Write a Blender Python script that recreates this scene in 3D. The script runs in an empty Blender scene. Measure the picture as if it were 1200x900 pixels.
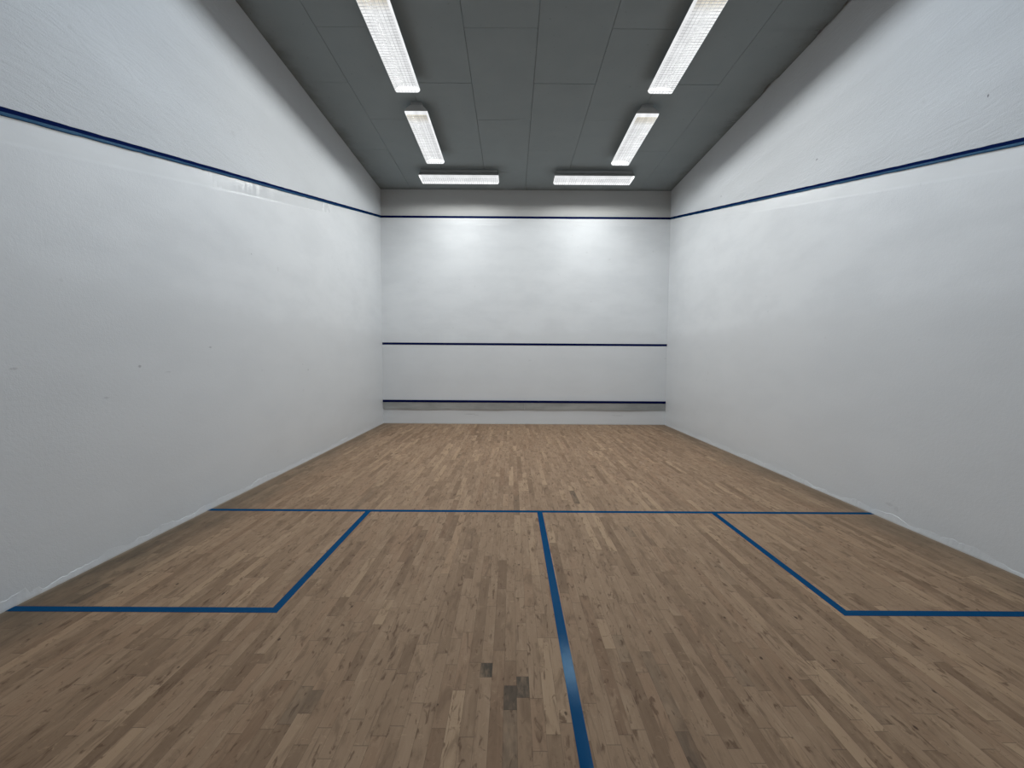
import bpy, math, random
from mathutils import Matrix, Vector

random.seed(11)
scene = bpy.context.scene
col = scene.collection

# ------------------------------------------------------------------ room
W, L, H = 6.4, 9.75, 5.186          # x 0..W, y 0 (front wall) .. -L, z 0..H
SHORT_Y = -5.49
BOX_Y = SHORT_Y - 1.605
BOX_X = 1.541
LINE_X = 3.186
TAPE = 0.05


def side_line_z(y):
    return 4.600 + 0.2503 * y


# ------------------------------------------------------------------ helpers
class MB:
    """collects boxes, prisms and quads, then links ONE mesh object"""

    def __init__(self):
        self.v, self.f, self.sm = [], [], []

    def quad(self, *pts):
        n = len(self.v)
        self.v += [tuple(p) for p in pts]
        self.f.append(tuple(range(n, n + len(pts))))

    def box(self, x0, x1, y0, y1, z0, z1):
        n = len(self.v)
        for z in (z0, z1):
            self.v += [(x0, y0, z), (x1, y0, z), (x1, y1, z), (x0, y1, z)]
        for q in ((3, 2, 1, 0), (4, 5, 6, 7), (0, 1, 5, 4), (1, 2, 6, 5), (2, 3, 7, 6), (3, 0, 4, 7)):
            self.f.append(tuple(n + k for k in q))

    def loft(self, rings, closed=True, caps=True):
        """rings: list of equally long point loops"""
        n0, m = len(self.v), len(rings[0])
        for r in rings:
            self.v += [tuple(p) for p in r]
        for i in range(len(rings) - 1):
            for j in range(m if closed else m - 1):
                k = (j + 1) % m
                a = n0 + i * m
                b = a + m
                self.f.append((a + j, a + k, b + k, b + j))
        if caps:
            self.f.append(tuple(n0 + j for j in reversed(range(m))))
            e = n0 + (len(rings) - 1) * m
            self.f.append(tuple(e + j for j in range(m)))

    def build(self, name, mat, parent=None, bevel=0.0, smooth=False):
        me = bpy.data.meshes.new(name)
        me.from_pydata(self.v, [], self.f)
        me.materials.append(mat)
        me.update()
        if smooth:
            for p in me.polygons:
                p.use_smooth = True
        o = bpy.data.objects.new(name, me)
        col.objects.link(o)
        if parent is not None:
            o.parent = parent
        if bevel:
            b = o.modifiers.new('bevel', 'BEVEL')
            b.width = bevel
            b.segments = 2
            b.limit_method = 'ANGLE'
        return o


def tag(o, label, cat, group=None):
    o['label'] = label
    o['category'] = cat
    if group:
        o['group'] = group
    return o


def structure(o, label=None):
    o['kind'] = 'structure'
    if label:
        o['label'] = label
    return o


# ------------------------------------------------------------------ node helpers
class NT:
    def __init__(self, name):
        self.m = bpy.data.materials.new(name)
        self.m.use_nodes = True
        self.t = self.m.node_tree
        self.t.nodes.clear()
        self.out = self.n('ShaderNodeOutputMaterial')

    def n(self, kind, **kw):
        nd = self.t.nodes.new(kind)
        for k, v in kw.items():
            setattr(nd, k, v)
        return nd

    def put(self, sock, val):
        if val is None:
            return
        if hasattr(val, 'is_output'):
            self.t.links.new(val, sock)
        else:
            if isinstance(val, (tuple, list)) and len(val) == 3 and sock.type == 'RGBA':
                val = (*val, 1)
            sock.default_value = val

    def math(self, op, a, b=None, c=None, clamp=False):
        nd = self.n('ShaderNodeMath', operation=op, use_clamp=clamp)
        for s, v in zip(nd.inputs, (a, b, c)):
            self.put(s, v)
        return nd.outputs[0]

    def mix(self, fac, a, b, blend='MIX'):
        nd = self.n('ShaderNodeMix', data_type='RGBA', blend_type=blend)
        self.put(nd.inputs[0], fac)
        self.put(nd.inputs[6], a)
        self.put(nd.inputs[7], b)
        return nd.outputs[2]

    def ramp(self, fac, lo, hi, a=0.0, b=1.0):
        nd = self.n('ShaderNodeMapRange', interpolation_type='SMOOTHSTEP')
        for s, v in zip(nd.inputs, (fac, lo, hi, a, b)):
            self.put(s, v)
        return nd.outputs[0]

    def noise(self, vec, scale, detail=3.0, rough=0.5, dist=0.0):
        nd = self.n('ShaderNodeTexNoise')
        self.put(nd.inputs['Vector'], vec)
        nd.inputs['Scale'].default_value = scale
        nd.inputs['Detail'].default_value = detail
        nd.inputs['Roughness'].default_value = rough
        nd.inputs['Distortion'].default_value = dist
        return nd.outputs['Fac']

    def mapping(self, vec, scale=(1, 1, 1), loc=(0, 0, 0), rot=(0, 0, 0)):
        nd = self.n('ShaderNodeMapping')
        self.put(nd.inputs['Vector'], vec)
        nd.inputs['Location'].default_value = loc
        nd.inputs['Rotation'].default_value = rot
        nd.inputs['Scale'].default_value = scale
        return nd.outputs[0]

    def objco(self):
        return self.n('ShaderNodeTexCoord').outputs['Object']

    def xyz(self, vec):
        nd = self.n('ShaderNodeSeparateXYZ')
        self.put(nd.inputs[0], vec)
        return nd.outputs

    def bump(self, height, strength, dist=0.01, normal=None):
        nd = self.n('ShaderNodeBump')
        nd.inputs['Strength'].default_value = strength
        nd.inputs['Distance'].default_value = dist
        self.put(nd.inputs['Height'], height)
        if normal is not None:
            self.put(nd.inputs['Normal'], normal)
        return nd.outputs[0]

    def bsdf(self, color, rough=0.5, normal=None, metallic=0.0, spec=0.5, emis=None, estr=0.0):
        b = self.n('ShaderNodeBsdfPrincipled')
        self.put(b.inputs['Base Color'], color)
        self.put(b.inputs['Roughness'], rough)
        self.put(b.inputs['Metallic'], metallic)
        self.put(b.inputs['Specular IOR Level'], spec)
        if normal is not None:
            self.put(b.inputs['Normal'], normal)
        if emis is not None:
            self.put(b.inputs['Emission Color'], emis)
            self.put(b.inputs['Emission Strength'], estr)
        self.t.links.new(b.outputs[0], self.out.inputs[0])
        return self.m


# ------------------------------------------------------------------ materials
def wall_material(name, side):
    """side: -1 left wall, +1 right wall, 0 front / back wall"""
    t = NT(name)
    co = t.objco()
    x, y, z = t.xyz(co)
    if side:
        lz = t.math('MULTIPLY_ADD', y, 0.2503, 4.600)
    else:
        lz = 4.60
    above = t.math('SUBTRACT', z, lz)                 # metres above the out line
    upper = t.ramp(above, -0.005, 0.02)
    # trowelled plaster above the line, smooth glossy paint below
    strokes = t.noise(t.mapping(co, scale=(3, 3, 11), rot=(0.45 if side else 0, 0, 0)), 1.35, 6, 0.68, 1.6)
    grit = t.noise(co, 95, 4, 0.6)
    fine = t.noise(co, 42, 3, 0.5)
    lumps = t.noise(co, 1.6, 3, 0.5)
    rough_h = t.math('ADD', t.math('MULTIPLY', strokes, 0.95), t.math('MULTIPLY', grit, 0.34))
    smooth_h = t.math('ADD', t.math('MULTIPLY', fine, 0.13), t.math('MULTIPLY', t.noise(co, 120, 2, 0.5), 0.10))
    smooth_h = t.math('ADD', smooth_h, t.math('MULTIPLY', lumps, 0.3))
    h = t.math('ADD', t.math('MULTIPLY', rough_h, upper),
               t.math('MULTIPLY', smooth_h, t.math('SUBTRACT', 1.0, upper)))
    band = t.math('MULTIPLY', t.ramp(above, -0.185, -0.155), t.math('SUBTRACT', 1.0, upper))
    h = t.math('MULTIPLY', h, t.math('SUBTRACT', 1.0, t.math('MULTIPLY', band, 0.72)))
    nrm = t.bump(h, 0.5, 0.012)
    # colour: cool white paint, a scuffed duller zone low down, faint mottling
    c0 = (0.722, 0.75, 0.776)
    mot = t.noise(t.mapping(co, scale=(1, 1, 2.4)), 1.1, 4, 0.6)
    c = t.mix(t.ramp(mot, 0.35, 0.7), c0, (0.672, 0.70, 0.727))
    wob = t.math('ADD', z, t.math('MULTIPLY', t.noise(t.mapping(co, scale=(1, .6, .2)), 1.3, 4, 0.6), 0.5))
    c = t.mix(t.math('MULTIPLY', t.ramp(wob, 2.36, 2.16), 0.55), c, (0.645, 0.668, 0.690))
    c = t.mix(t.math('MULTIPLY', band, 0.12), c, (0.77, 0.795, 0.80))
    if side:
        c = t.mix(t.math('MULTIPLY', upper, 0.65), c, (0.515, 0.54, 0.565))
        cutoff_shade = t.ramp(t.math('ADD', z, t.math('MULTIPLY', t.noise(co, 1.2, 3, 0.6), 0.4)), 4.75, 5.35)
        c = t.mix(t.math('MULTIPLY', cutoff_shade, 0.38), c, (0.40, 0.40, 0.385))  # shade above the lamp cutoff, put into the wall colour
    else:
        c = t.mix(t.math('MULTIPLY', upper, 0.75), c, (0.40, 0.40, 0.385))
    # pits in the plaster above the line and scuffs below
    pit = t.ramp(t.noise(t.mapping(co, scale=(1, 1, 2.2), rot=(0.5 if side else 0, 0, 0)), 13, 3, 0.55), 0.70, 0.78)
    c = t.mix(t.math('MULTIPLY', t.math('MULTIPLY', pit, upper), 0.22), c, (0.42, 0.43, 0.46))
    sc = t.ramp(t.noise(t.mapping(co, loc=(3, 1, 7)), 7.5, 2, 0.5), 0.745, 0.775)
    c = t.mix(t.math('MULTIPLY', sc, 0.16), c, (0.40, 0.41, 0.42))
    # dirt line just above the floor
    dirt = t.ramp(t.math('ADD', z, t.math('MULTIPLY', t.noise(co, 9, 3, 0.6), 0.03)), 0.035, 0.012)
    c = t.mix(t.math('MULTIPLY', dirt, 0.45), c, (0.40, 0.39, 0.36))
    # small individual chips seen in the paint
    chips = {-1: [(-6.17, 1.39, .020, .014, .40), (-5.39, 1.563, .024, .012, .32), (-6.45, 1.17, .030, .010, .20),
                  (-3.46, 1.30, .022, .014, .35), (-3.61, 1.38, .020, .010, .25), (-7.0, 1.39, .03, .010, .22),
                  (-5.9, 1.34, .035, .008, .14), (-4.7, 2.62, .010, .010, .5)],
             1: [(-4.50, 3.778, .022, .010, .85), (-6.255, 3.421, .010, .015, .9), (-5.66, .15, .05, .018, .14),
                 (-5.73, .13, .03, .03, .10), (-2.27, 4.215, .02, .016, .4), (-3.695, 2.138, .012, .010, .3)],
             0: [(1.975, .222, .16, .010, .30), (2.12, .200, .07, .008, .25), (5.35, .205, .14, .009, .25),
                 (5.23, .215, .05, .007, .22)]}[side]
    along = y if side else x
    for cy, cz, ry, rz, k in chips:
        dy = t.math('DIVIDE', t.math('SUBTRACT', along, cy), ry)
        dz = t.math('DIVIDE', t.math('SUBTRACT', z, cz), rz)
        d = t.math('ADD', t.math('MULTIPLY', dy, dy), t.math('MULTIPLY', dz, dz))
        d = t.math('ADD', d, t.math('MULTIPLY', t.noise(co, 45, 3, 0.6), 1.6))
        c = t.mix(t.math('MULTIPLY', t.ramp(d, 1.7, 0.9), k), c, (0.10, 0.10, 0.13))
    ro = t.math('ADD', 0.36, t.math('MULTIPLY', upper, 0.34))
    streak = t.noise(t.mapping(co, scale=(1, 14, 0.7)), 1.0, 3, 0.6)
    yn = t.math('ADD', y, t.math('MULTIPLY', t.noise(co, 5, 4, 0.65), 1.4))
    patch = t.math('MULTIPLY', t.ramp(yn, -5.1, -4.0), t.ramp(yn, -1.6, -2.6))
    ro = t.math('SUBTRACT', ro, t.math('MULTIPLY', t.math('MULTIPLY', band, patch if side < 0 else 0.0), t.ramp(streak, 0.35, 0.62, 0.12, 0.275)))
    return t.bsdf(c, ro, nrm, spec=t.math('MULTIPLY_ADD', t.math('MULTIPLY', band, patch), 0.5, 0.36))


def floor_material():
    t = NT('maple_strips')
    co = t.objco()
    x, y, z = t.xyz(co)
    at = t.n('ShaderNodeAttribute', attribute_name='board')
    rnd = t.n('ShaderNodeSeparateColor')
    t.put(rnd.inputs[0], at.outputs['Color'])
    r, g, b = rnd.outputs
    uv = t.n('ShaderNodeUVMap', uv_map='UVMap')
    u, v, _ = t.xyz(uv.outputs[0])
    # every board gets its own slice of the grain
    off = t.n('ShaderNodeCombineXYZ')
    t.put(off.inputs[0], t.math('MULTIPLY', r, 37.0))
    t.put(off.inputs[1], t.math('MULTIPLY', g, 53.0))
    t.put(off.inputs[2], t.math('MULTIPLY', g, 91.0))
    add = t.n('ShaderNodeVectorMath', operation='ADD')
    t.put(add.inputs[0], co)
    t.put(add.inputs[1], off.outputs[0])
    bc = add.outputs[0]
    fibre = t.noise(t.mapping(bc, scale=(110, 4, 1)), 1.0, 3, 0.55)
    cloud = t.noise(t.mapping(bc, scale=(16, 4.5, 1)), 1.0, 4, 0.6, 0.6)
    streak = t.noise(t.mapping(bc, scale=(30, 2.2, 1), loc=(5, 9, 2)), 1.0, 3, 0.6, 1.2)
    tone = t.n('ShaderNodeValToRGB')
    cr = tone.color_ramp
    cr.elements[0].position, cr.elements[0].color = 0.0, (0.190, 0.126, 0.081, 1)
    cr.elements[1].position, cr.elements[1].color = 1.0, (0.420, 0.312, 0.214, 1)
    e = cr.elements.new(0.35); e.color = (0.286, 0.203, 0.138, 1)
    e = cr.elements.new(0.75); e.color = (0.330, 0.238, 0.165, 1)
    t.put(tone.inputs[0], r)
    c = tone.outputs[0]
    c = t.mix(t.math('MULTIPLY', t.ramp(g, 0.72, 1.0), 0.35), c, (0.27, 0.165, 0.105))
    c = t.mix(t.math('MULTIPLY', t.ramp(cloud, 0.50, 0.70), 0.68), c, (0.150, 0.097, 0.062))
    c = t.mix(t.math('MULTIPLY', t.ramp(cloud, 0.47, 0.30), 0.40), c, (0.43, 0.33, 0.235))
    c = t.mix(t.math('MULTIPLY', t.ramp(streak, 0.60, 0.70), 0.60), c, (0.105, 0.065, 0.042))
    c = t.mix(0.24, c, t.mix(fibre, (0.14, 0.10, 0.075), (0.38, 0.30, 0.23)))
    # brown figure that fades towards one end of a board
    fig = t.noise(t.mapping(bc, scale=(34, 11, 1), loc=(1, 4, 8)), 1.0, 3, 0.6, 0.8)
    c = t.mix(t.math('MULTIPLY', t.ramp(fig, 0.58, 0.70), 0.72), c, (0.105, 0.064, 0.040))
    curl = t.noise(t.mapping(bc, scale=(20, 26, 1), loc=(7, 3, 1)), 1.0, 4, 0.65, 1.5)
    c = t.mix(t.math('MULTIPLY', t.ramp(curl, 0.62, 0.72), 0.55), c, (0.115, 0.072, 0.046))
    c = t.mix(t.math('MULTIPLY', t.ramp(curl, 0.40, 0.28), 0.35), c, (0.46, 0.35, 0.245))
    # knots and small dark flecks
    vo = t.n('ShaderNodeTexVoronoi', feature='F1')
    t.put(vo.inputs['Vector'], t.mapping(bc, scale=(1, 0.55, 1)))
    vo.inputs['Scale'].default_value = 7.5
    kn = t.math('ADD', vo.outputs['Distance'], t.math('MULTIPLY', t.noise(bc, 60, 2, 0.5), 0.06))
    c = t.mix(t.math('MULTIPLY', t.ramp(kn, 0.095, 0.06), 0.85), c, (0.045, 0.026, 0.018))
    # stained boards: b channel
    stain = t.ramp(t.noise(t.mapping(bc, scale=(26, 9, 1)), 1.0, 3, 0.6), 0.30, 0.62)
    c = t.mix(t.math('MULTIPLY', b, t.math('ADD', 0.45, t.math('MULTIPLY', stain, 0.55))), c, (0.050, 0.044, 0.037))
    # grime along the side walls and the front wall
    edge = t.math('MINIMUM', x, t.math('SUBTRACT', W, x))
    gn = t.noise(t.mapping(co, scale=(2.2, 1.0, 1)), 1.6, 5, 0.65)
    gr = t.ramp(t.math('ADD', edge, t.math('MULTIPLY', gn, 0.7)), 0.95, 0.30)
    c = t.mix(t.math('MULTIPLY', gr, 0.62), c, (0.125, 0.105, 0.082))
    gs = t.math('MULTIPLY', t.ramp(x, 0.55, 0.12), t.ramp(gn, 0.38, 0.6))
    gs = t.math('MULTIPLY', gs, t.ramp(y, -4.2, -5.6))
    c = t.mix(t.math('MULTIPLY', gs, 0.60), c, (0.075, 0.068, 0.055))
    dust = t.ramp(t.math('ADD', t.math('MINIMUM', edge, t.math('MULTIPLY', y, -1.0)),
                         t.math('MULTIPLY', gn, 0.06)), 0.085, 0.03)
    c = t.mix(t.math('MULTIPLY', dust, 0.5), c, (0.34, 0.31, 0.27))
    c = t.mix(1.0, c, (0.95, 0.875, 0.79), 'MULTIPLY')
    # seams between the boards
    su = t.math('MINIMUM', u, t.math('SUBTRACT', 1.0, u))
    seam = t.ramp(t.math('MULTIPLY', su, 0.0565), 0.0011, 0.0003)
    ln = at.outputs['Alpha']
    sv = t.math('MINIMUM', v, t.math('SUBTRACT', t.math('MULTIPLY', ln, 4.0), v))
    seam = t.math('MAXIMUM', seam, t.ramp(sv, 0.0025, 0.0008))
    c = t.mix(t.math('MULTIPLY', seam, 0.45), c, (0.055, 0.037, 0.026))
    nrm = t.bump(t.math('SUBTRACT', t.math('MULTIPLY', fibre, 0.3), seam), 0.25, 0.002)
    ro = t.math('ADD', 0.50, t.math('MULTIPLY', cloud, 0.16))
    return t.bsdf(c, ro, nrm, spec=0.14)


def ceiling_material():
    t = NT('grey_ceiling_board')
    co = t.objco()
    x, y, z = t.xyz(co)
    mot = t.noise(co, 2.3, 4, 0.6)
    c = t.mix(mot, (0.228, 0.258, 0.266), (0.266, 0.298, 0.305))
    spk = t.ramp(t.noise(co, 21, 3, 0.6), 0.66, 0.75)
    c = t.mix(t.math('MULTIPLY', spk, 0.35), c, (0.085, 0.088, 0.086))
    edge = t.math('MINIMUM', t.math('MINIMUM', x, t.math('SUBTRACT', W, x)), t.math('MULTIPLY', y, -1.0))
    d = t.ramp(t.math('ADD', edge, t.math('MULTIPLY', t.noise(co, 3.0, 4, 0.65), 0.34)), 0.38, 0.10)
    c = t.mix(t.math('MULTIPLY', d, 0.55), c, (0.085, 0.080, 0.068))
    nrm = t.bump(t.noise(co, 160, 3, 0.6), 0.25, 0.004)
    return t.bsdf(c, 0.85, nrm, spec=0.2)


def line_material(name, c1, c2, rough, spec=0.5):
    t = NT(name)
    co = t.objco()
    n = t.noise(co, 6, 4, 0.6)
    c = t.mix(n, c1, c2)
    d = t.n('ShaderNodeBsdfDiffuse')
    t.put(d.inputs[0], c)
    g = t.n('ShaderNodeBsdfGlossy')
    t.put(g.inputs[0], (0.45, 0.75, 1.0, 1))
    t.put(g.inputs[1], t.math('ADD', rough, t.math('MULTIPLY', n, 0.08)))
    t.put(g.inputs['Normal'], t.bump(t.noise(co, 110, 3, 0.6), 0.12, 0.002))
    mx = t.n('ShaderNodeMixShader')
    t.put(mx.inputs[0], spec)
    t.t.links.new(d.outputs[0], mx.inputs[1])
    t.t.links.new(g.outputs[0], mx.inputs[2])
    t.t.links.new(mx.outputs[0], t.out.inputs[0])
    return t.m


def plain(name, c, rough, metallic=0.0, spec=0.4, bump=0.0):
    t = NT(name)
    co = t.objco()
    n = t.noise(co, 8, 3, 0.5)
    cc = t.mix(n, tuple(k * 0.92 for k in c), tuple(min(1, k * 1.06) for k in c))
    nrm = t.bump(t.noise(co, 60, 3, 0.5), bump, 0.004) if bump else None
    return t.bsdf(cc, rough, nrm, metallic, spec)


def tin_material():
    t = NT('dull_tin_sheet')
    co = t.objco()
    n = t.noise(t.mapping(co, scale=(1.3, 1, 5)), 1.2, 4, 0.6)
    c = t.mix(t.ramp(n, 0.3, 0.7), (0.33, 0.345, 0.34), (0.44, 0.455, 0.45))
    x, y, z = t.xyz(co)
    mid = t.math('ABSOLUTE', t.math('SUBTRACT', x, 2.75))
    c = t.mix(t.ramp(mid, 1.1, 0.2, 0.0, 0.35), c, (0.22, 0.25, 0.26))
    nrm = t.bump(t.noise(t.mapping(co, scale=(1, 1, .4)), 3, 2, 0.5), 0.3, 0.02)
    return t.bsdf(c, 0.42, nrm, metallic=0.35)


def glow_material(name, strength, dim_end=True, clear=0.86):
    """milky plastic lit from inside, yellowed and dimmer at the lamp-holder end"""
    t = NT(name)
    co = t.objco()
    x, y, z = t.xyz(co)
    tubes = t.math('ABSOLUTE', t.math('SUBTRACT', t.math('ABSOLUTE', x), 0.062))
    s = t.ramp(tubes, 0.075, 0.0, 0.90, 1.06)
    s = t.math('MULTIPLY', s, t.ramp(t.noise(t.mapping(co, scale=(3, 6, 1)), 1.2, 2, 0.5), 0.3, 0.7, 0.93, 1.05))
    k = t.ramp(y, -0.70, -0.50)
    c = t.mix(k, (0.74, 0.69, 0.58), (0.97, 0.985, 1.0)) if dim_end else (0.97, 0.985, 1.0)
    s = t.math('MULTIPLY', s, strength)
    e = t.n('ShaderNodeEmission')
    t.put(e.inputs[0], c)
    t.put(e.inputs[1], s)
    tr = t.n('ShaderNodeBsdfTransparent')
    t.put(tr.inputs[0], (clear, clear, clear))
    ad = t.n('ShaderNodeAddShader')
    t.t.links.new(e.outputs[0], ad.inputs[0])
    t.t.links.new(tr.outputs[0], ad.inputs[1])
    t.t.links.new(ad.outputs[0], t.out.inputs[0])
    return t.m


def glow_blade():
    t = NT('louver_plastic')
    n = t.noise(t.objco(), 5, 2, 0.5)
    return t.bsdf((0.03, 0.03, 0.03), 0.6, spec=0.1, emis=(0.95, 0.97, 1.0), estr=t.ramp(n, 0.3, 0.7, 0.30, 0.42))


M = {
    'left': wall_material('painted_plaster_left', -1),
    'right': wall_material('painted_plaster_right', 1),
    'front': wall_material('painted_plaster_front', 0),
    'floor': floor_material(),
    'ceiling': ceiling_material(),
    'tape': line_material('blue_floor_tape', (0.000, 0.042, 0.125), (0.000, 0.050, 0.145), 0.09, 0.038),
    'wall_line': line_material('navy_wall_paint', (0.001, 0.005, 0.050), (0.002, 0.008, 0.060), 0.5, 0.004),
    'wall_line_lit': line_material('lit_lip_blue', (0.001, 0.016, 0.060), (0.002, 0.040, 0.098), 0.35, 0.03),
    'wall_line_front': line_material('navy_front_wall_paint', (0.001, 0.003, 0.040), (0.002, 0.006, 0.060), 0.5, 0.004),
    'tin': tin_material(),
    'channel': plain('grey_painted_steel', (0.36, 0.365, 0.36), 0.5),
    'housing': plain('grey_enamel_reflector', (0.42, 0.42, 0.41), 0.45),
    'lining': plain('dark_lining', (0.03, 0.03, 0.03), 0.8, spec=0.1),
    'cap': plain('grey_end_cap', (0.42, 0.42, 0.41), 0.5),
    'diffuser': glow_material('lit_diffuser', 0.86, True, 0.45),
    'diffuser_clean': glow_material('lit_clean_diffuser', 0.90, False, 0.45),
    'basket': glow_material('lit_basket_side', 0.90, False, 0.40),
    'blade': glow_blade(),
    'subfloor': plain('dark_subfloor', (0.05, 0.04, 0.03), 0.9),
}

# ------------------------------------------------------------------ floor
BW = 0.0565


def build_floor():
    rnd = random.Random(5)
    v, f, uvs, cols = [], [], [], []
    # boards the photo shows as conspicuously stained: (x, y) on the board and a strength
    stains = [(2.769, -7.555, .95, .09), (2.994, -7.656, .9, .12), (2.930, -7.70, .8, .10), (2.890, -7.93, .5, .30),
              (3.602, -5.05, .55, .42), (4.010, -7.546, .28, .2), (2.062, -7.742, .45, .12), (0.30, -6.93, .6, .22),
              (3.566, -7.98, .55, .2), (3.90, -5.95, .4, .2), (3.45, -7.40, .3, .2), (1.2, -7.25, .3, .14)]
    n = int(math.ceil(W / BW))
    for i in range(n):
        x0 = i * BW
        x1 = min(W, x0 + BW)
        y = 0.25 * rnd.random()
        cuts = [0.0]
        y = -rnd.uniform(0.1, 0.8)
        marks = []
        for s in stains:
            if x0 <= s[0] < x1:
                marks += [(s[1] + s[3] / 2, 0), (s[1] - s[3] / 2, s[2])]
        while y > -L:
            cuts.append(y)
            y -= rnd.choice((0.22, 0.3, 0.38, 0.45, 0.55, 0.62, 0.75, 0.95)) * rnd.uniform(0.85, 1.15)
        stained = []
        for s in stains:
            if x0 <= s[0] < x1:
                a, b_ = s[1] + s[3] / 2, s[1] - s[3] / 2
                cuts = [c for c in cuts if not (b_ - .08 < c < a + .08)] + [a, b_]
                stained.append((a, b_, s[2]))
        cuts = sorted(set(cuts + [-L]), reverse=True)
        for a, b_ in zip(cuts, cuts[1:]):
            k = len(v)
            v += [(x0, a, 0), (x0, b_, 0), (x1, b_, 0), (x1, a, 0)]
            f.append((k, k + 1, k + 2, k + 3))
            ln = a - b_
            uvs += [(0, 0), (0, ln), (1, ln), (1, 0)]
            tone = min(1, max(0, rnd.gauss(0.52, 0.21)))
            if rnd.random() < 0.07:
                tone = rnd.uniform(0.0, 0.2)
            if rnd.random() < 0.06:
                tone = rnd.uniform(0.85, 1.0)
            st = 0.0
            for (sa, sb, ss) in stained:
                if abs(a - sa) < 1e-6:
                    st = ss
            if st == 0 and rnd.random() < 0.012:
                st = rnd.uniform(0.12, 0.35)
            cols += [(tone, rnd.random(), st, ln / 4.0)] * 4
    me = bpy.data.meshes.new('floor')
    me.from_pydata(v, [], f)
    ul = me.uv_layers.new(name='UVMap')
    for k, p in enumerate(uvs):
        ul.data[k].uv = p
    ca = me.color_attributes.new('board', 'FLOAT_COLOR', 'CORNER')
    for k, p in enumerate(cols):
        ca.data[k].color = p
    me.materials.append(M['floor'])
    me.update()
    o = bpy.data.objects.new('floor', me)
    col.objects.link(o)
    return o


structure(build_floor(), 'maple strip floor with short brown boards running towards the front wall')

# ------------------------------------------------------------------ walls
T = 0.15


def side_wall(name, x_in, sgn, mat, label):
    """slab with a ragged skirt of thick paint at the foot; sgn points into the room"""
    m = MB()
    xo = x_in - sgn * T
    m.box(min(x_in, xo), max(x_in, xo), -L - T, T, -0.06, H + 0.12)
    rnd = random.Random(3 if sgn > 0 else 8)
    n = 420
    ys = [-L * k / n for k in range(n + 1)]
    tops, h = [], 0.05
    for k in range(n + 1):
        h += rnd.uniform(-0.013, 0.013)
        h = min(0.070, max(0.018, h + (0.040 - h) * 0.08))
        if rnd.random() < 0.03:
            h = rnd.uniform(0.015, 0.08)
        tops.append(h)
    out = [max(0.0004, 0.0012 + 0.0018 * math.sin(k * 0.21) * math.sin(k * .083) + rnd.uniform(-.0008, .0008)) for k in range(n + 1)]
    for k in range(n):
        a, b = ys[k], ys[k + 1]
        xa, xb = x_in + sgn * out[k], x_in + sgn * out[k + 1]
        q = [(xa + sgn * .004, a, 0.0), (xb + sgn * .004, b, 0.0), (xb, b, tops[k + 1]), (xa, a, tops[k])]
        r = [(xa, a, tops[k]), (xb, b, tops[k + 1]), (x_in, b, tops[k + 1] + .003), (x_in, a, tops[k] + .003)]
        if sgn > 0:
            q.reverse()
            r.reverse()
        m.quad(*q)
        m.quad(*r)
    return structure(m.build(name, mat), label)


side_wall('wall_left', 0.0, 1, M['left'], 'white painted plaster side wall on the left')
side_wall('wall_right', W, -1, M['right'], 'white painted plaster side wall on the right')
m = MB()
m.box(0, W, 0, T, -0.06, H + 0.12)
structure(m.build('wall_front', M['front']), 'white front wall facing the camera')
m = MB()
m.box(0, W, -L - T, -L, -0.06, H + 0.12)
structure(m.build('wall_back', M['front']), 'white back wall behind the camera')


# ------------------------------------------------------------------ ceiling: staggered grey boards with open joints
def build_ceiling():
    m = MB()
    rnd = random.Random(21)
    xs = [0.0] + [0.677 + 0.8355 * k for k in range(7)] + [W]
    gx = 0.0024
    for i in range(len(xs) - 1):
        start = -1.75 if i % 2 == 0 else -0.88
        cuts = [0.0]
        y = start
        while y > -L:
            cuts.append(y)
            y -= 1.815
        cuts.append(-L)
        x0 = xs[i] + (gx if i else 0.002)
        x1 = xs[i + 1] - gx
        for a, b in zip(cuts, cuts[1:]):
            dz = rnd.uniform(0, 0.003)
            a2 = a - (0.0022 if a < 0 else 0.003)
            b2 = b + 0.0022
            if i == len(xs) - 2:
                # ragged open gap against the right wall
                k = max(2, int((a2 - b2) / 0.06))
                pts = []
                for j in range(k + 1):
                    yy = a2 + (b2 - a2) * j / k
                    g = 0.003 + max(0.0, 0.026 * math.sin(yy * 5.1 + 0.6) + 0.018 * math.sin(yy * 13.7) + 0.003 * rnd.random())
                    if yy > -3.3:
                        g = 0.003
                    pts.append((W - g, yy))
                for j in range(k):
                    (xa, ya), (xb, yb) = pts[j], pts[j + 1]
                    z = H + dz
                    m.quad((x0, ya, z), (xa, ya, z), (xb, yb, z), (x0, yb, z))
                    m.quad((xa, ya, z), (xa, ya, z + .02), (xb, yb, z + .02), (xb, yb, z))
                m.quad((x0, a2, H + dz), (x0, b2, H + dz), (x0, b2, H + dz + .02), (x0, a2, H + dz + .02))
            else:
                m.box(x0, x1, b2, a2, H + dz, H + dz + 0.02)
    m.box(-0.1, W + 0.1, -L - 0.1, 0.1, H + 0.09, H + 0.11)
    return m.build('ceiling', M['ceiling'])


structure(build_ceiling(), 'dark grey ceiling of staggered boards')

# ------------------------------------------------------------------ blue floor lines
TH = 0.0012


def tape(name, loops, label):
    m = MB()
    for lp in loops:
        m.loft([[(x, y, 0.0002) for x, y in lp], [(x, y, TH) for x, y in lp]])
    return tag(m.build(name, M['tape']), label, 'line', 'blue lines on the floor')


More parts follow.
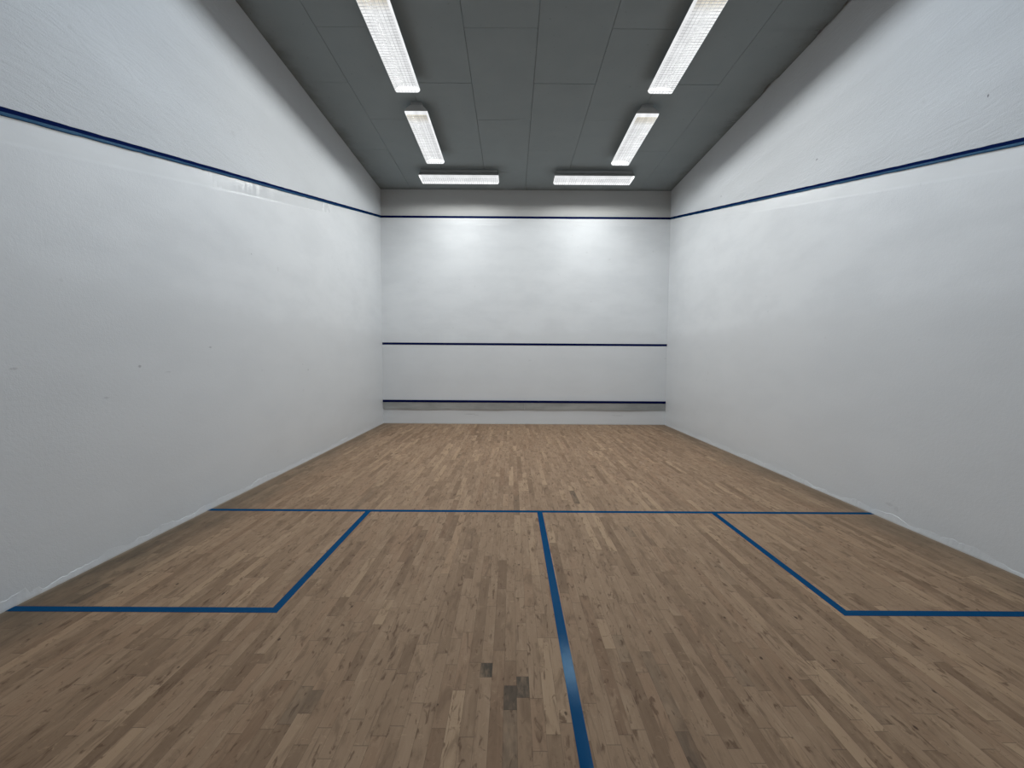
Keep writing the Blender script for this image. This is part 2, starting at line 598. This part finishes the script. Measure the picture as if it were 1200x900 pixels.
h = TAPE / 2
tape('short_line', [[(0.0, SHORT_Y - h), (W, SHORT_Y - h), (W, SHORT_Y + h), (0.0, SHORT_Y + h)]],
     'long blue floor line running across the whole court from wall to wall')
tape('half_court_line', [[(LINE_X - h, -L), (LINE_X + h, -L), (LINE_X + h, SHORT_Y - h), (LINE_X - h, SHORT_Y - h)]],
     'blue floor line down the middle of the court from the cross line towards the camera')
tape('service_box_line', [[(0.0, BOX_Y - h), (BOX_X + h, BOX_Y - h), (BOX_X + h, SHORT_Y - h), (BOX_X - h, SHORT_Y - h),
                           (BOX_X - h, BOX_Y + h), (0.0, BOX_Y + h)]],
     'L-shaped blue floor line marking the service box against the left wall')
tape('service_box_line', [[(W, BOX_Y + h), (W - BOX_X + h, BOX_Y + h), (W - BOX_X + h, SHORT_Y - h),
                           (W - BOX_X - h, SHORT_Y - h), (W - BOX_X - h, BOX_Y - h), (W, BOX_Y - h)]],
     'L-shaped blue floor line marking the service box against the right wall')


# ------------------------------------------------------------------ wall lines
def side_out_line(x_in, sgn, label):
    """painted groove: dark upper face and a lower lip that catches the light"""
    m = MB()
    rnd = random.Random(4 if sgn > 0 else 9)
    n = 130
    rings = []
    for k in range(n + 1):
        y = -L * k / n
        z = side_line_z(y)
        a, b = rnd.uniform(-.0016, .0016), rnd.uniform(-.002, .002)
        prof = [(.0003, .024 + a), (.003, .024 + a), (.0035, -.002), (.0085, -.017 + b), (.009, -.023 + b), (.0003, -.0245 + b)]
        rings.append([(x_in + sgn * px, y, z + pz) for px, pz in prof])
    if sgn < 0:
        rings = [list(reversed(r)) for r in rings]
    m.loft(rings)
    o = m.build('out_line', M['wall_line'])
    o.data.materials.append(M['wall_line_lit'])
    for p in o.data.polygons:                       # lower lip coloured lighter to stand for reflected light
        if p.center.z - side_line_z(p.center.y) < -.005 and len(p.vertices) == 4:
            p.material_index = 1
    return tag(o, label, 'line', 'blue lines on the walls')


side_out_line(0.0, 1, 'sloping dark blue line painted along the upper left wall')
side_out_line(W, -1, 'sloping dark blue line painted along the upper right wall')


def front_line(name, z, hgt, label):
    m = MB()
    m.box(0.0, W, -0.004, 0.002, z - hgt / 2, z + hgt / 2)
    return tag(m.build(name, M['wall_line_front']), label, 'line', 'blue lines on the walls')


front_line('out_line', 4.598, 0.046, 'topmost dark blue line across the front wall, just below the ceiling')
front_line('service_line', 1.806, 0.048, 'dark blue line across the middle of the front wall')

# ------------------------------------------------------------------ tin
t0 = bpy.data.objects.new('tin_board', None)
col.objects.link(t0)
t0.location = (W / 2, 0, 0.325)
tag(t0, 'low grey metal tin board with navy top rail along the foot of the front wall', 'board')


def tin_panel(xa, xb, seed):
    rnd = random.Random(seed)
    m = MB()
    n = 24
    rings = []
    for k in range(n + 1):
        x = xa + (xb - xa) * k / n
        w = 0.005 * math.sin(k * 0.55 + seed) + rnd.uniform(-.002, .002)
        y = -0.020 - 0.003 * math.sin(k * 0.4 + seed)
        rings.append([(x - W / 2, 0.004, 0.166), (x - W / 2, y, 0.166), (x - W / 2, y, w + 0.002), (x - W / 2, 0.004, w + 0.002)])
    m.loft([list(reversed(r)) for r in rings])
    return m.build('metal_panel', M['tin'], t0)


tin_panel(0.012, 3.206, 1)
tin_panel(3.214, W - 0.008, 2)
m = MB()
m.box(-W / 2 + .002, W / 2 - .002, -0.030, 0.004, 0.163, 0.212)
m.build('top_rail', M['wall_line_front'], t0, bevel=0.004)['label'] = 'navy blue top rail'


# ------------------------------------------------------------------ light fittings
def housing_profile():
    return [(-.166, -.142), (-.160, -.126), (-.140, -.104), (-.110, -.078), (-.090, -.064), (-.082, -.056),
            (.082, -.056), (.090, -.064), (.110, -.078), (.140, -.104), (.160, -.126), (.166, -.142)]


HL = 0.770      # half length


def make_light(skip=(), clean=False, name='ceiling_light'):
    root = bpy.data.objects.new(name, None)
    col.objects.link(root)
    m = MB()
    m.box(-.080, .080, -HL + .015, HL - .015, -.058, 0.0)
    m.build('mounting_channel', M['channel'], root, bevel=.004)
    # reflector trough
    m = MB()
    pr = housing_profile()
    m.loft([[(x, -HL, z) for x, z in pr], [(x, HL, z) for x, z in pr]], closed=False, caps=False)
    inner = [(x * .97, z - .004) for x, z in pr]
    refl = m.build('reflector', M['housing'], root, smooth=True)
    m = MB()
    m.loft([[(x, HL, z) for x, z in inner], [(x, -HL, z) for x, z in inner]], closed=False, caps=False)
    m.build('added_lining', M['lining'], refl)  # dark sheet added to keep the louver cells from glaring white
    for s in (-1, 1):
        m = MB()
        a, b = (HL * s, (HL + .010) * s)
        lo, hi = min(a, b), max(a, b)
        m.loft([[(x * 1.01, lo, z) for x, z in reversed(pr)], [(x * 1.01, hi, z) for x, z in reversed(pr)]])
        m.build('end_cap', M['cap'], root)
    # louver basket: sloping milky side walls with rounded corners
    def ring(hx, hy, r, z):
        pts = []
        for cx, cy, a0 in ((hx - r, hy - r, 0), (-hx + r, hy - r, 90), (-hx + r, -hy + r, 180), (hx - r, -hy + r, 270)):
            for k in range(5):
                a = math.radians(a0 + 90 * k / 4)
                pts.append((cx + r * math.cos(a), cy + r * math.sin(a), z))
        return pts
    m = MB()
    m.loft([ring(.167, HL + .010, .012, -.141), ring(.162, HL + .005, .014, -.163), ring(.149, HL - .008, .016, -.184)],
           caps=False)
    basket = m.build('louver_basket', M['basket'], root)
    # egg-crate grid in the bottom of the basket
    m = MB()
    bx, by = .147, HL - .011
    nx, ny = 7, 37
    for i in range(1, nx):
        x = -bx + 2 * bx * i / nx
        m.box(x - .0016, x + .0016, -by, by, -.1835, -.1802)
    for j in range(1, ny):
        if j in skip:
            continue
        y = -by + 2 * by * j / ny
        m.box(-bx, bx, y - .0022, y + .0022, -.1835, -.1802)
    m.build('louver_grid', M['blade'], basket)
    m = MB()
    m.quad((-bx - .002, -by, -.1795), (-bx - .002, by, -.1795), (bx + .002, by, -.1795), (bx + .002, -by, -.1795))
    m.build('diffuser', M['diffuser_clean' if clean else 'diffuser'], root)
    return root


LAMP_E = 103.0


def add_lamp(root):
    d = bpy.data.lights.new('fluorescent_lamp', 'AREA')
    d.shape = 'RECTANGLE'
    d.size = 0.12
    d.size_y = 1.48
    d.energy = LAMP_E * (0.70 if root.location.y > -1.5 else 0.92 if root.location.y < -5.5 else 1.0)
    d.spread = math.radians(180)
    d.color = (0.80, 0.90, 1.0) if root.location.y < -5.5 else (0.985, 1.0, 0.985)  # added unseen pair is tinted cooler to blue the near walls
    o = bpy.data.objects.new('fluorescent_lamp', d)
    col.objects.link(o)
    o.parent = root
    o.location = (0, 0, -0.100)
    return o


def copy_tree(o, parent=None):
    c = o.copy()
    col.objects.link(c)
    c.parent = parent
    for ch in o.children:
        copy_tree(ch, c)
    return c


GROUP = 'fluorescent lights under the ceiling'
SPOTS = [   # x, y, turn, skip, label
    (1.500, -4.420, 0, 0, 'fluorescent light with lit louver, left row, nearest the camera'),
    (1.500, -2.390, 0, 0, 'fluorescent light with lit louver, left row, second from the camera'),
    (4.865, -4.430, 0, 0, 'fluorescent light with lit louver, right row, nearest the camera'),
    (4.865, -2.370, 0, 1, 'fluorescent light in the right row, second from the camera, brighter gaps across its louver'),
    (1.500, -6.450, 0, 0, 'fluorescent light with lit louver, left row, added out of view to brighten the near walls'),  # unseen pair, added because the walls near the camera were dark
    (4.865, -6.450, 0, 0, 'fluorescent light with lit louver, right row, added out of view to brighten the near walls'),
    (1.850, -0.905, 90, 3, 'crosswise fluorescent light near the front wall, the left one of two'),
    (4.510, -0.905, 90, 2, 'crosswise fluorescent light near the front wall, the right one of two'),
]
protos = {0: None, 1: (11, 20, 29, 30, 32), 2: (22, 25, 26, 31), 3: (4,)}
made = {}
for x, y, turn, kind, label in SPOTS:
    if kind not in made:
        o = made[kind] = make_light(protos[kind] or (), kind > 1)
    else:
        o = copy_tree(made[kind])
    o.location = (x, y, H)
    o.rotation_euler = (0, 0, math.radians(turn))
    tag(o, label, 'light', GROUP)
for o in [o for o in col.objects if o.name.startswith('ceiling_light') and o.parent is None]:
    add_lamp(o)

# ------------------------------------------------------------------ world
w = bpy.data.worlds.new('world')
w.use_nodes = True
w.node_tree.nodes['Background'].inputs[0].default_value = (0, 0, 0, 1)
w.node_tree.nodes['Background'].inputs[1].default_value = 0.0
scene.world = w

# ------------------------------------------------------------------ camera
F, PIT, YAW, ROL = 490.4736, 0.0581, 0.0014, -0.0061
cp, sp, cy, sy = math.cos(PIT), math.sin(PIT), math.cos(YAW), math.sin(YAW)
fwd = Vector((sy * cp, cy * cp, -sp))
right = Vector((cy, -sy, 0))
down = fwd.cross(right)
r2 = math.cos(ROL) * right + math.sin(ROL) * down
d2 = -math.sin(ROL) * right + math.cos(ROL) * down
cam = bpy.data.cameras.new('camera')
cam.sensor_fit = 'HORIZONTAL'
cam.sensor_width = 36.0
cam.lens = F / 1200 * 36.0
cam.clip_start = 0.02
co = bpy.data.objects.new('camera', cam)
col.objects.link(co)
R = Matrix((r2, -d2, -fwd)).transposed().to_4x4()
co.matrix_world = Matrix.Translation((2.9068, -9.4467, 1.461)) @ R
scene.camera = co

scene.view_settings.view_transform = 'Standard'
scene.view_settings.look = 'None'
scene.view_settings.exposure = 0.0
scene.cycles.diffuse_bounces = 6
scene.cycles.max_bounces = 12
